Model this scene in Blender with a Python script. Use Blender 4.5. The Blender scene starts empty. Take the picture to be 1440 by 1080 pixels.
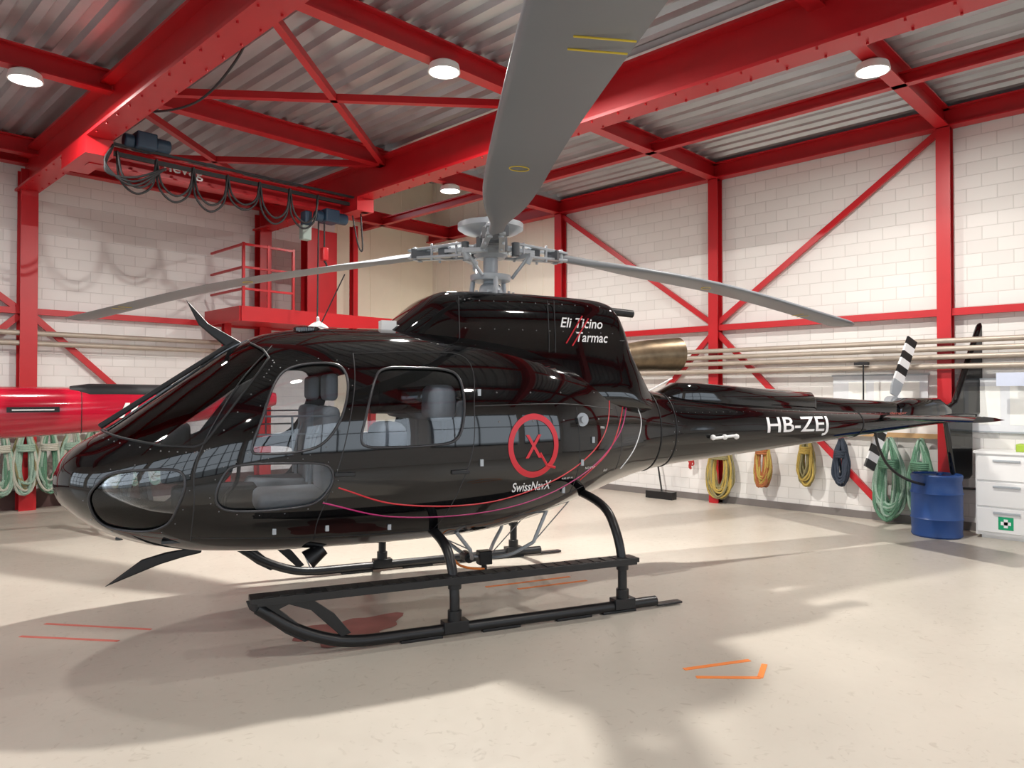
import bpy,bmesh,math,random
import numpy as np
from mathutils import Vector,Matrix
random.seed(4)
S=bpy.context.scene
try:
    S.view_settings.view_transform='Standard'
except Exception: pass

# ---------------------------------------------------------------- helpers
def link(o,parent=None):
    S.collection.objects.link(o)
    if parent: o.parent=parent
    return o
def empty(name,loc=(0,0,0),rz=0,parent=None):
    e=bpy.data.objects.new(name,None); e.location=loc; e.rotation_euler=(0,0,rz); e.empty_display_size=.2
    return link(e,parent)
def M(name,col,rough=.5,metal=0,var=.08,scale=6,bump=0,coat=0,emit=0,spec=.5,rvar=0):
    m=bpy.data.materials.new(name); m.use_nodes=True; nt=m.node_tree; n=nt.nodes; l=nt.links
    b=n['Principled BSDF']; tc=n.new('ShaderNodeTexCoord'); no=n.new('ShaderNodeTexNoise')
    no.inputs['Scale'].default_value=scale; no.inputs['Detail'].default_value=5
    l.new(tc.outputs['Object'],no.inputs['Vector'])
    mx=n.new('ShaderNodeMix'); mx.data_type='RGBA'
    mx.inputs[6].default_value=(*[c*(1-var) for c in col],1); mx.inputs[7].default_value=(*[min(1,c*(1+var)) for c in col],1)
    l.new(no.outputs[0],mx.inputs[0]); l.new(mx.outputs[2],b.inputs['Base Color'])
    b.inputs['Roughness'].default_value=rough; b.inputs['Metallic'].default_value=metal
    b.inputs['Specular IOR Level'].default_value=spec
    if rvar:
        mr=n.new('ShaderNodeMapRange'); mr.inputs[3].default_value=max(0,rough-rvar); mr.inputs[4].default_value=rough+rvar
        l.new(no.outputs[0],mr.inputs[0]); l.new(mr.outputs[0],b.inputs['Roughness'])
    if coat: b.inputs['Coat Weight'].default_value=coat; b.inputs['Coat Roughness'].default_value=.03
    if bump:
        bp=n.new('ShaderNodeBump'); bp.inputs['Strength'].default_value=bump; bp.inputs['Distance'].default_value=.01
        l.new(no.outputs[0],bp.inputs['Height']); l.new(bp.outputs[0],b.inputs['Normal'])
    if emit:
        b.inputs['Emission Color'].default_value=(*col,1); b.inputs['Emission Strength'].default_value=emit
    return m
def mk(name,bm,mats,parent=None,smooth=False,bevel=0,ang=35,recalc=True):
    if recalc: bmesh.ops.recalc_face_normals(bm,faces=bm.faces)
    me=bpy.data.meshes.new(name); bm.to_mesh(me); bm.free()
    for m in (mats if isinstance(mats,(list,tuple)) else [mats]): me.materials.append(m)
    if smooth:
        for p in me.polygons: p.use_smooth=True
        me.set_sharp_from_angle(angle=math.radians(ang))
    o=bpy.data.objects.new(name,me); link(o,parent)
    if bevel:
        md=o.modifiers.new('bevel','BEVEL'); md.width=bevel; md.segments=3; md.limit_method='ANGLE'
        for p in me.polygons: p.use_smooth=True
        me.set_sharp_from_angle(angle=math.radians(60))
    return o
def box(bm,a,b,mi=0):
    x0,y0,z0=a; x1,y1,z1=b
    v=[bm.verts.new(p) for p in [(x0,y0,z0),(x1,y0,z0),(x1,y1,z0),(x0,y1,z0),(x0,y0,z1),(x1,y0,z1),(x1,y1,z1),(x0,y1,z1)]]
    for f in [(0,3,2,1),(4,5,6,7),(0,1,5,4),(1,2,6,5),(2,3,7,6),(3,0,4,7)]:
        fc=bm.faces.new([v[i] for i in f]); fc.material_index=mi
def obox(bm,p1,p2,w,h,off=(0,0),mi=0,up=(0,0,1)):
    p1=Vector(p1);p2=Vector(p2); d=(p2-p1).normalized(); up=Vector(up)
    if abs(d.dot(up))>.98: up=Vector((1,0,0)) if abs(d.x)<.9 else Vector((0,1,0))
    s=d.cross(up).normalized(); u=s.cross(d).normalized()
    c=[]
    for p in (p1,p2):
        for a,b in ((-1,-1),(1,-1),(1,1),(-1,1)):
            c.append(bm.verts.new(p+s*(a*w/2+off[0])+u*(b*h/2+off[1])))
    for f in [(3,2,1,0),(4,5,6,7),(0,1,5,4),(1,2,6,5),(2,3,7,6),(3,0,4,7)]:
        fc=bm.faces.new([c[i] for i in f]); fc.material_index=mi
def ibeam(bm,p1,p2,h,w,tf=.02,tw=.012,up=(0,0,1),mi=0):
    obox(bm,p1,p2,w,tf,(0,h/2-tf/2),mi,up); obox(bm,p1,p2,w,tf,(0,-h/2+tf/2),mi,up); obox(bm,p1,p2,tw,h-2*tf,(0,0),mi,up)
def cyl(bm,p1,p2,r1,r2=None,seg=20,mi=0,caps=True):
    r2=r1 if r2 is None else r2
    p1=Vector(p1);p2=Vector(p2); d=(p2-p1).normalized()
    up=Vector((0,0,1)) if abs(d.z)<.9 else Vector((1,0,0))
    s=d.cross(up).normalized(); u=s.cross(d)
    A=[];B=[]
    for i in range(seg):
        t=2*math.pi*i/seg; e=s*math.cos(t)+u*math.sin(t)
        A.append(bm.verts.new(p1+e*r1)); B.append(bm.verts.new(p2+e*r2))
    for i in range(seg):
        f=bm.faces.new([A[i],A[(i+1)%seg],B[(i+1)%seg],B[i]]); f.material_index=mi
    if caps:
        f=bm.faces.new(A[::-1]); f.material_index=mi; f=bm.faces.new(B); f.material_index=mi
def lathe(bm,prof,c=(0,0,0),seg=32,mi=0):
    R=[]
    for r,z in prof:
        if r<1e-5: R.append([bm.verts.new((c[0],c[1],c[2]+z))])
        else: R.append([bm.verts.new((c[0]+r*math.cos(2*math.pi*i/seg),c[1]+r*math.sin(2*math.pi*i/seg),c[2]+z)) for i in range(seg)])
    for a,b in zip(R,R[1:]):
        for i in range(seg):
            j=(i+1)%seg
            if len(a)==1 and len(b)==1: continue
            if len(a)==1: f=bm.faces.new([a[0],b[i],b[j]])
            elif len(b)==1: f=bm.faces.new([a[i],a[j],b[0]])
            else: f=bm.faces.new([a[i],a[j],b[j],b[i]])
            f.material_index=mi
def ball(bm,c,r,sub=1,mi=0,scale=(1,1,1)):
    res=bmesh.ops.create_icosphere(bm,subdivisions=sub,radius=r,matrix=Matrix.Translation(c)@Matrix.Diagonal((*scale,1)))
    for v in res['verts']:
        for f in v.link_faces: f.material_index=mi
def cr(pts,n=8,closed=False):
    P=[Vector(p) for p in pts]; out=[]; N=len(P)
    for i in range(N if closed else N-1):
        p0=P[(i-1)%N] if closed or i>0 else P[0]*2-P[1]
        p1=P[i]; p2=P[(i+1)%N]; p3=P[(i+2)%N] if closed or i+2<N else P[-1]*2-P[-2]
        for k in range(n):
            t=k/n
            out.append(.5*((2*p1)+(p2-p0)*t+(2*p0-5*p1+4*p2-p3)*t*t+(3*p1-p0-3*p2+p3)*t**3))
    if not closed: out.append(P[-1].copy())
    return out
def tubes(name,paths,r,mat,parent=None,closed=False,res=3):
    cu=bpy.data.curves.new(name,'CURVE'); cu.dimensions='3D'; cu.bevel_depth=r; cu.bevel_resolution=res; cu.use_fill_caps=True
    for k,p in enumerate(paths):
        sp=cu.splines.new('POLY'); sp.points.add(len(p)-1)
        for i,q in enumerate(p): sp.points[i].co=(q[0],q[1],q[2],1)
        sp.use_cyclic_u=closed
    tmp=bpy.data.objects.new(name+'_c',cu); S.collection.objects.link(tmp)
    bpy.context.view_layer.update()
    dg=bpy.context.evaluated_depsgraph_get()
    me=bpy.data.meshes.new_from_object(tmp.evaluated_get(dg)); me.name=name
    bpy.data.objects.remove(tmp); me.materials.clear(); me.materials.append(mat)
    for p in me.polygons: p.use_smooth=True; p.material_index=0
    me.set_sharp_from_angle(angle=math.radians(50))
    return link(bpy.data.objects.new(name,me),parent)
def pchip(keys):
    xs=np.array([k[0] for k in keys],float); ys=np.array([k[1] for k in keys],float)
    h=np.diff(xs); d=np.diff(ys)/h; m=np.zeros(len(xs)); m[0]=d[0]; m[-1]=d[-1]
    for i in range(1,len(xs)-1):
        if d[i-1]*d[i]>0:
            w1=2*h[i]+h[i-1]; w2=h[i]+2*h[i-1]; m[i]=(w1+w2)/(w1/d[i-1]+w2/d[i])
    def f(x):
        x=min(max(x,xs[0]),xs[-1]); i=int(min(max(np.searchsorted(xs,x)-1,0),len(xs)-2)); t=(x-xs[i])/h[i]
        return float((2*t**3-3*t**2+1)*ys[i]+(t**3-2*t**2+t)*h[i]*m[i]+(-2*t**3+3*t**2)*ys[i+1]+(t**3-t**2)*h[i]*m[i+1])
    return f

# ---------------------------------------------------------------- materials
def brick(name,axis,c1,c2,cm):
    m=bpy.data.materials.new(name); m.use_nodes=True; nt=m.node_tree; n=nt.nodes; l=nt.links; b=n['Principled BSDF']
    tc=n.new('ShaderNodeTexCoord'); sp=n.new('ShaderNodeSeparateXYZ'); cb=n.new('ShaderNodeCombineXYZ'); br=n.new('ShaderNodeTexBrick')
    l.new(tc.outputs['Object'],sp.inputs[0]); l.new(sp.outputs[axis],cb.inputs[0]); l.new(sp.outputs[2],cb.inputs[1]); l.new(cb.outputs[0],br.inputs[0])
    br.inputs['Scale'].default_value=1; br.inputs['Brick Width'].default_value=.33; br.inputs['Row Height'].default_value=.165
    br.inputs['Mortar Size'].default_value=.006; br.inputs['Mortar Smooth'].default_value=.4
    br.inputs['Color1'].default_value=(*c1,1); br.inputs['Color2'].default_value=(*c2,1); br.inputs['Mortar'].default_value=(*cm,1)
    l.new(br.outputs['Color'],b.inputs['Base Color']); b.inputs['Roughness'].default_value=.75
    bp=n.new('ShaderNodeBump'); bp.inputs['Strength'].default_value=.5; bp.inputs['Distance'].default_value=.006; bp.invert=True
    l.new(br.outputs['Fac'],bp.inputs['Height']); l.new(bp.outputs[0],b.inputs['Normal'])
    return m
BRY=brick('painted_block_y',1,(.82,.80,.77),(.77,.75,.72),(.66,.64,.61))
BRX=brick('painted_block_x',0,(.84,.82,.80),(.79,.77,.75),(.68,.66,.64))
RED=M('red_steel',(.50,.010,.016),.38,var=.12,scale=3)
def floor_mat():
    m=bpy.data.materials.new('epoxy_floor'); m.use_nodes=True; nt=m.node_tree; n=nt.nodes; l=nt.links; b=n['Principled BSDF']
    tc=n.new('ShaderNodeTexCoord'); a=n.new('ShaderNodeTexNoise'); a.inputs['Scale'].default_value=.7; a.inputs['Detail'].default_value=6
    c=n.new('ShaderNodeTexNoise'); c.inputs['Scale'].default_value=14; c.inputs['Detail'].default_value=8
    w=n.new('ShaderNodeTexNoise'); w.inputs['Scale'].default_value=6; w.inputs['Detail'].default_value=9; w.inputs['Distortion'].default_value=3.5
    for q in (a,c,w): l.new(tc.outputs['Object'],q.inputs['Vector'])
    r=n.new('ShaderNodeValToRGB'); r.color_ramp.elements[0].position=.3; r.color_ramp.elements[1].position=.7
    r.color_ramp.elements[0].color=(.47,.43,.37,1); r.color_ramp.elements[1].color=(.56,.515,.445,1)
    l.new(a.outputs[0],r.inputs[0])
    sr=n.new('ShaderNodeValToRGB'); sr.color_ramp.elements[0].position=.60; sr.color_ramp.elements[1].position=.70
    sr.color_ramp.elements[0].color=(1,1,1,1); sr.color_ramp.elements[1].color=(.84,.825,.81,1)
    l.new(w.outputs[0],sr.inputs[0])
    mx=n.new('ShaderNodeMix'); mx.data_type='RGBA'; mx.blend_type='MULTIPLY'; mx.inputs[0].default_value=1
    l.new(r.outputs[0],mx.inputs[6]); l.new(sr.outputs[0],mx.inputs[7])
    l.new(mx.outputs[2],b.inputs['Base Color'])
    mr=n.new('ShaderNodeMapRange'); mr.inputs[3].default_value=.24; mr.inputs[4].default_value=.45; l.new(c.outputs[0],mr.inputs[0]); l.new(mr.outputs[0],b.inputs['Roughness'])
    bp=n.new('ShaderNodeBump'); bp.inputs['Strength'].default_value=.12; bp.inputs['Distance'].default_value=.004; l.new(c.outputs[0],bp.inputs['Height']); l.new(bp.outputs[0],b.inputs['Normal'])
    return m
FLOOR=floor_mat()
GALV=M('galvanised_sheet',(.50,.52,.54),.34,metal=.6,var=.18,scale=2.5,rvar=.08)
BEIGE1=M('cream_panel',(.90,.84,.68),.6,var=.03); BEIGE2=M('beige_panel',(.86,.81,.71),.6,var=.03)
BLACK=M('black_gloss_paint',(.003,.003,.0035),.04,var=.1,spec=.55,coat=.35)
BLKS=M('black_satin',(.008,.008,.009),.38,var=.2)
BLKM=M('black_matte',(.015,.015,.017),.6,var=.2)
LINER=M('cabin_liner',(.08,.08,.085),.8)
GREY=M('blade_grey',(.20,.215,.235),.42,var=.06,scale=2)
LGREY=M('rotor_head_grey',(.42,.45,.48),.35,metal=.15,var=.1)
STEEL=M('steel',(.30,.30,.31),.35,metal=.9)
WHITE=M('white_paint',(.85,.85,.84),.4,var=.03)
CREAM=M('seat_fabric',(.50,.52,.55),.85,var=.1,scale=40,bump=.2)
DRED=M('decal_red',(.62,.02,.035),.35,var=.02); MAG=M('decal_magenta',(.50,.02,.16),.35,var=.02)
DWHITE=M('decal_white',(.9,.9,.9),.4,var=.01)
EXH=M('heat_stained_steel',(.20,.145,.09),.38,metal=.8,var=.7,scale=9)
YEL=M('yellow_mark',(.75,.55,.05),.5)
ORANGE=M('orange_tape',(.9,.25,.04),.6); PINK=M('faded_red_tape',(.68,.17,.13),.7); STAIN=M('red_stain',(.30,.10,.09),.5,var=.4,scale=5)
BLUE=M('blue_plastic',(.008,.05,.20),.4); GREEN=M('sign_green',(.0,.35,.15),.5)
PIPE=M('old_pipe',(.42,.36,.30),.45,metal=.3,var=.2)
GLASS=bpy.data.materials.new('cabin_glass'); GLASS.use_nodes=True
nt=GLASS.node_tree; n=nt.nodes; l=nt.links; n.remove(n['Principled BSDF'])
tr=n.new('ShaderNodeBsdfTransparent'); tr.inputs[0].default_value=(.88,.90,.92,1); gl=n.new('ShaderNodeBsdfGlossy'); gl.inputs['Roughness'].default_value=.02
fr=n.new('ShaderNodeFresnel'); fr.inputs[0].default_value=1.6; ms=n.new('ShaderNodeMixShader')
l.new(fr.outputs[0],ms.inputs[0]); l.new(tr.outputs[0],ms.inputs[1]); l.new(gl.outputs[0],ms.inputs[2]); l.new(ms.outputs[0],n['Material Output'].inputs[0])

# ---------------------------------------------------------------- room
RX0,RX1,RY0,RY1,H=-6.0,10.6,-5.0,12.8,5.35
bm=bmesh.new(); box(bm,(RX0-.2,RY0-.2,-.12),(RX1+.2,RY1+.2,0)); mk('floor',bm,FLOOR)
bm=bmesh.new(); box(bm,(-60,-60,-.3),(60,60,-.14)); mk('ground_outside',bm,M('asphalt',(.25,.25,.24),.9,scale=3))
bm=bmesh.new(); box(bm,(RX1,RY0-.2,0),(RX1+.2,8.94,H+.1)); mk('wall_right',bm,BRY)
bm=bmesh.new(); box(bm,(RX1,8.94,0),(RX1+.2,RY1+.2,6.5))
y=9.0
while y<12.7: box(bm,(RX1-.012,y,0),(RX1,y+.42,6.5)); y+=.46
mk('wall_right_panel',bm,BEIGE2)
bm=bmesh.new(); box(bm,(RX0-.2,RY1,0),(8.05,RY1+.2,H+.1)); mk('wall_left',bm,BRX)
bm=bmesh.new(); box(bm,(8.05,RY1,0),(RX1,RY1+.2,6.5))
x=8.1
while x<10.5: box(bm,(x,RY1-.012,0),(x+.75,RY1,6.5)); x+=.8
mk('wall_back_panel',bm,BEIGE1)
WT=3.7
bm=bmesh.new(); box(bm,(RX0-.2,RY0-.2,0),(RX0,RY1+.2,.5)); box(bm,(RX0-.2,RY0-.2,WT),(RX0,RY1+.2,H+.1))
for y in (RY0-.2,-.8,3.6,8.0,12.5): box(bm,(RX0-.2,y,.5),(RX0,y+.45,WT))
mk('wall_entry',bm,BRY)
bm=bmesh.new(); box(bm,(RX0,RY0-.2,0),(RX1,RY0,1.0)); box(bm,(RX0,RY0-.2,WT),(RX1,RY0,H+.1))
for x in (-6,-1.9,2.3,6.5,10.2): box(bm,(x,RY0-.2,1.0),(x+.4,RY0,WT))
mk('wall_rear',bm,BRX)
k=1
for y in (-4.75,-.35,4.05,8.45):
    bm=bmesh.new()
    for i in range(5): box(bm,(RX0-.12,y+i*.98,.5),(RX0-.06,y+.06+i*.98,WT))
    for j in range(4): box(bm,(RX0-.12,y,.5+j*1.04),(RX0-.06,y+4.0,.56+j*1.04))
    mk('window_%d'%k,bm,BLKS); k+=1
for x in (-5.6,-1.5,2.7,6.9):
    bm=bmesh.new()
    for i in range(4): box(bm,(x+i*1.1,RY0-.12,1.0),(x+.06+i*1.1,RY0-.06,WT))
    for j in range(3): box(bm,(x,RY0-.12,1.0+j*1.3),(x+3.7,RY0-.06,1.06+j*1.3))
    mk('window_%d'%k,bm,BLKS); k+=1
def corr(bm,x0,x1,y0,y1,z,per=.25,dep=.055):
    prof=[]; x=x0
    while x<x1:
        for a,b in ((0,0),(.36,0),(.5,1),(.86,1)): prof.append((min(x+a*per,x1),z+b*dep))
        x+=per
    A=[bm.verts.new((p[0],y0,p[1])) for p in prof]; B=[bm.verts.new((p[0],y1,p[1])) for p in prof]
    for i in range(len(A)-1): bm.faces.new([A[i],B[i],B[i+1],A[i+1]])
bm=bmesh.new(); corr(bm,RX0-.2,RX1+.2,RY0-.2,8.94,H+.01); corr(bm,RX0-.2,6.5,8.94,RY1+.2,H+.01); corr(bm,6.5,RX1+.2,8.9,RY1+.2,6.45)
box(bm,(6.4,8.94,5.3),(6.5,13,6.5)); box(bm,(6.4,8.84,5.3),(10.8,8.94,6.5)); box(bm,(RX0-.3,RY0-.3,6.55),(RX1+.3,RY1+.3,6.65))
mk('ceiling',bm,GALV,recalc=False)

fr_=empty('steel_frame')
bm=bmesh.new()
for X in (-1.5,2.75,6.45): ibeam(bm,(X,RY0,4.95),(X,RY1,4.95),.50,.28,.035,.02)
mk('girders',bm,RED,fr_)
bm=bmesh.new()
for Y in (-3.9,-.68,2.53,5.74,8.94,12.1): ibeam(bm,(RX0,Y,5.2),(RX1,Y,5.2),.24,.15)
for X in (8.7,): ibeam(bm,(X,RY0,5.15),(X,RY1,5.15),.14,.1)
ibeam(bm,(10.48,RY0,5.2),(10.48,RY1,5.2),.24,.18); ibeam(bm,(RX0,12.65,5.2),(6.4,12.65,5.2),.24,.18)
mk('rafters',bm,RED,fr_)
bm=bmesh.new()
for Y in (-.68,2.53,5.74,8.94): ibeam(bm,(10.5,Y,0),(10.5,Y,5.1),.16,.16,up=(1,0,0))
for X in (-1.5,2.75,6.45): ibeam(bm,(X,12.66,0),(X,12.66,5.0),.22,.22,up=(0,1,0))
obox(bm,(10.5,RY0,2.74),(10.5,RY1,2.74),.08,.09); obox(bm,(RX0,12.7,2.93),(8,12.7,2.93),.08,.09)
mk('columns',bm,RED,fr_)
bm=bmesh.new()
xw=10.5
for a,b in (((2.6,5.05),(5.74,2.78)),((8.9,5.05),(5.74,2.78)),((5.74,2.7),(8.3,.1)),((5.74,2.7),(3.2,.1))):
    obox(bm,(xw,a[0],a[1]),(xw,b[0],b[1]),.05,.08)
for a,b in (((2.85,2.85),(5.6,.3)),((2.65,2.95),(0,5)),((2.65,2.85),(0,.3))):
    obox(bm,(a[0],12.7,a[1]),(b[0],12.7,b[1]),.05,.09)
for a,b in (((2.75,5.74),(6.45,8.94)),((2.75,8.94),(6.45,5.74)),((2.75,8.94),(6.45,12.1)),((2.75,12.1),(6.45,8.94))):
    obox(bm,(a[0],a[1],5.12),(b[0],b[1],5.12),.08,.08)
mk('bracing',bm,RED,fr_)
bm=bmesh.new()
for X in (2.75,6.45):
    for i in range(40):
        yy=-1+i*.35
        for s in (-.1,.1): cyl(bm,(X+s,yy,4.68),(X+s,yy,4.71),.012,seg=8)
mk('girder_bolts',bm,RED,fr_)
tubes('wall_pipes',[[(10.34,-3.0,z),(10.34,9.8,z)] for z in (2.05,2.17,2.27,2.37)],.035,PIPE)
tubes('wall_pipes',[[(RX0+3,12.6,z),(7.9,12.6,z)] for z in (2.45,2.60)],.04,PIPE)

# lamps
LAMPM=M('lamp_emitter',(1,.98,.95),.5,var=0,emit=25)
lamps=[(4.83,5.66,430,.13),(7.85,2.53,170,.16),(1.91,8.94,100,.3),(7.76,8.94,100,.3),(1.2,2.53,50,.3),(4.6,-.68,90,.3),(-3,5.74,50,.3),(-3,-.68,50,.3)]
for i,(X,Y,E,sz) in enumerate(lamps):
    bm=bmesh.new()
    lathe(bm,[(0,.09),(.10,.09),(.15,.06),(.165,.0),(.165,-.015),(.15,-.015),(.145,-.0),(.0,-.0)],(0,0,0),32,0)
    lathe(bm,[(0,-.006),(.142,-.006)],(0,0,0),32,1)
    o=mk('ceiling_lamp',bm,[WHITE,LAMPM],smooth=True,recalc=False); o.location=(X,Y,4.99)
    L=bpy.data.lights.new('lamp_light','AREA'); L.shape='DISK'; L.size=sz; L.energy=E; L.color=(1,.96,.90)
    lo=bpy.data.objects.new('lamp_light',L); lo.location=(0,0,-.03); link(lo,o)

# ---------------------------------------------------------------- helicopter body functions
Wf=pchip([(-3.30,0.0),(-3.285,.10),(-3.25,.20),(-3.18,.32),(-3.08,.44),(-2.9,.58),(-2.65,.72),(-2.35,.83),(-2.0,.90),(-1.5,.935),(-.8,.935),(-.2,.90),(.2,.84),(.6,.72),(1.0,.56),(1.4,.41),(1.8,.325),(2.4,.285),(4.4,.19),(5.4,.15),(6.3,.09),(6.5,.03)])
Tf=pchip([(-3.30,1.10),(-3.285,1.17),(-3.25,1.25),(-3.18,1.33),(-3.08,1.40),(-2.98,1.46),(-2.7,1.665),(-2.4,1.885),(-2.1,2.09),(-1.9,2.17),(-1.5,2.225),(-1,2.235),(-.5,2.215),(0,2.16),(.4,2.07),(.8,1.96),(1.2,1.85),(1.6,1.75),(2,1.69),(2.4,1.65),(4.4,1.53),(5.5,1.49),(6.3,1.47),(6.5,1.46)])
Bf=pchip([(-3.30,1.10),(-3.285,1.02),(-3.25,.95),(-3.18,.88),(-3.08,.80),(-2.9,.70),(-2.65,.62),(-2.3,.56),(-1.8,.53),(-1,.52),(-.3,.54),(.2,.61),(.7,.74),(1.2,.89),(1.6,.98),(2,1.03),(2.4,1.06),(4.4,1.23),(5.5,1.32),(6.3,1.39),(6.5,1.42)])
Cf=pchip([(-3.3,1.10),(-2.9,1.08),(-2.4,1.12),(-1.5,1.2),(0,1.25),(.8,1.3),(1.5,1.35),(2.4,1.36),(4.4,1.38),(6.3,1.43),(6.5,1.44)])
Nf=pchip([(-3.3,2.0),(-2.9,2.15),(-2.3,2.45),(-1.5,2.7),(0,2.7),(1,2.4),(2,2.0),(6.5,2.0)])
NLf=pchip([(-3.3,2.0),(-2.9,2.05),(-2.3,2.15),(-1.5,2.25),(0,2.2),(1,2.1),(2,2.0),(6.5,2.0)])
def body(x,dw=0,dt=0,db=0):
    w=max(Wf(x)-dw,.002); c=Cf(x); t=max(Tf(x)-dt,c+.002); b=min(Bf(x)+db,c-.002)
    return w,t,b,c,Nf(x),NLf(x)
def ring(x,K,dw=0,dt=0,db=0):
    w,t,b,c,n1,n2=body(x,dw,dt,db); P=[]
    for i in range(K):
        a=2*math.pi*i/K; ca,sa=math.cos(a),math.sin(a); n=n1 if sa>=0 else n2
        y=w*math.copysign(abs(ca)**(2/n),ca); h=(t-c) if sa>=0 else (c-b)
        P.append((x,y,c+h*math.copysign(abs(sa)**(2/n),sa)))
    return P
def yat(x,z,off=0.0):
    w,t,b,c,n1,n2=body(x); h,n=((t-c),n1) if z>c else ((c-b),n2); q=min(abs((z-c)/h),.9995)
    return -(w*(1-q**n)**(1/n))-off
def fimp(x,y,z):
    w,t,b,c,n1,n2=body(x); h,n=((t-c),n1) if z>c else ((c-b),n2)
    return (abs(y/w)**n+abs((z-c)/h)**n)**(1/n)
def nrm(x,y,z):
    e=.004; x=min(max(x,-3.27),6.4)
    v=Vector(((fimp(x+e,y,z)-fimp(x-e,y,z)),(fimp(x,y+e,z)-fimp(x,y-e,z)),(fimp(x,y,z+e)-fimp(x,y,z-e))))
    return v.normalized() if v.length>1e-9 else Vector((-1,0,0))
def addloft(bm,rings,mi=0,flip=False,caps=True):
    R=[[bm.verts.new(p) for p in r] for r in rings]; K=len(R[0])
    for a,b in zip(R,R[1:]):
        for i in range(K):
            q=[a[i],b[i],b[(i+1)%K],a[(i+1)%K]]
            f=bm.faces.new(q[::-1] if not flip else q); f.material_index=mi
    if caps:
        for r,s in ((R[0],1),(R[-1],-1)):
            q=r if (s==1) else r[::-1]
            f=bm.faces.new(q[::-1] if flip else q); f.material_index=mi
XS=[-3.30+9.8*(i/150)**1.55 for i in range(151)]
XS[0]=-3.298
K=96
HELI=empty('helicopter',(4.497,4.637,0),math.radians(-21.8))

doorw=cr([(p[0],p[1],0) for p in [(-2.056,1.345),(-1.99,1.55),(-1.908,1.777),(-1.808,1.885),(-1.62,1.925),(-1.46,1.90),(-1.425,1.754),(-1.486,1.533),(-1.60,1.38),(-1.75,1.325),(-1.967,1.315)]],6,True)
rearw=cr([(p[0],p[1],0) for p in [(-1.345,1.40),(-1.316,1.531),(-1.235,1.80),(-1.152,1.89),(-.93,1.90),(-.70,1.89),(-.60,1.836),(-.575,1.678),(-.60,1.468),(-.67,1.365),(-.863,1.34),(-1.1,1.335),(-1.30,1.345)]],6,True)
loww=cr([(p[0],p[1],0) for p in [(-2.273,1.04),(-2.216,1.195),(-2.122,1.245),(-1.85,1.25),(-1.60,1.234),(-1.535,1.153),(-1.572,1.047),(-1.666,.966),(-1.854,.94),(-2.05,.935),(-2.22,.955)]],6,True)
chin=cr([(p[0],p[1],0) for p in [(-3.03,1.014),(-2.97,1.13),(-2.874,1.195),(-2.68,1.22),(-2.50,1.215),(-2.455,1.13),(-2.50,.97),(-2.57,.85),(-2.72,.80),(-2.95,.84)]],6,True)
shield=[Vector((p[0],p[1],0)) for p in [(-3.5,1.50),(-3.5,2.5),(-2.06,2.5),(-2.03,2.085),(-1.96,2.02),(-1.93,1.96),(-2.0,1.86),(-2.34,1.39),(-2.40,1.365),(-2.6,1.375),(-2.85,1.42),(-3.0,1.47)]]
def prism(bm,poly,y0,y1,mi=0):
    A=[bm.verts.new((p.x,y0,p.y)) for p in poly]; B=[bm.verts.new((p.x,y1,p.y)) for p in poly]; n=len(A)
    fs=[bm.faces.new(A),bm.faces.new(B[::-1])]
    for i in range(n): fs.append(bm.faces.new([A[(i+1)%n],A[i],B[i],B[(i+1)%n]]))
    for f in fs: f.material_index=mi
def cutter():
    bm=bmesh.new()
    for w in (doorw,rearw,loww): prism(bm,w,-1.3,1.3)
    for s in (-1,1):
        prism(bm,chin,s*.22,s*1.3); prism(bm,shield,s*.035,s*1.3)
    bmesh.ops.recalc_face_normals(bm,faces=bm.faces)
    me=bpy.data.meshes.new('cut'); bm.to_mesh(me); bm.free(); me.materials.append(BLKM)
    o=bpy.data.objects.new('cut',me); return link(o)
CUT=cutter()
def booled(name,bm,mats,op):
    me=bpy.data.meshes.new(name); bm.to_mesh(me); bm.free()
    for m in mats: me.materials.append(m)
    o=bpy.data.objects.new(name+'_t',me); link(o)
    md=o.modifiers.new('b','BOOLEAN'); md.operation=op; md.object=CUT; md.solver='EXACT'
    bpy.context.view_layer.update(); dg=bpy.context.evaluated_depsgraph_get()
    r=bpy.data.meshes.new_from_object(o.evaluated_get(dg)); bpy.data.objects.remove(o); r.name=name
    return r
def custom_normals(me,idx,outer=True):
    for p in me.polygons: p.use_smooth=True
    out=[None]*len(me.loops); V=me.vertices
    for p in me.polygons:
        pn=p.normal.copy()
        for li in p.loop_indices:
            co=V[me.loops[li].vertex_index].co
            n_=pn
            if p.material_index in idx:
                q=nrm(co.x,co.y,co.z); dd=q.dot(pn)
                if abs(dd)>.6: n_=q if dd>0 else -q
            out[li]=n_[:]
    me.normals_split_custom_set(out)
bm=bmesh.new(); addloft(bm,[ring(x,K) for x in XS],0)
XI=[-3.2+ (3.35)*(i/50)**1.3 for i in range(51)]
addloft(bm,[ring(x,K,.03,.035,.05) for x in XI],1,flip=True)
me=booled('fuselage',bm,[BLACK,LINER],'DIFFERENCE'); print('fus polys',len(me.polygons))
custom_normals(me,(0,)); link(bpy.data.objects.new('fuselage',me),HELI)
bm=bmesh.new(); XG=[x for x in XS if x<0.3]
addloft(bm,[ring(x,K,.010,.010,.010) for x in XG],0)
addloft(bm,[ring(x,K,.014,.014,.014) for x in XG[1:-1]],0,flip=True)
me=booled('cabin_glass',bm,[GLASS],'INTERSECT'); me.materials.clear(); me.materials.append(GLASS)
for p in me.polygons: p.material_index=0
custom_normals(me,(0,)); link(bpy.data.objects.new('cabin_glass',me),HELI)
bpy.data.objects.remove(CUT)

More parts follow.
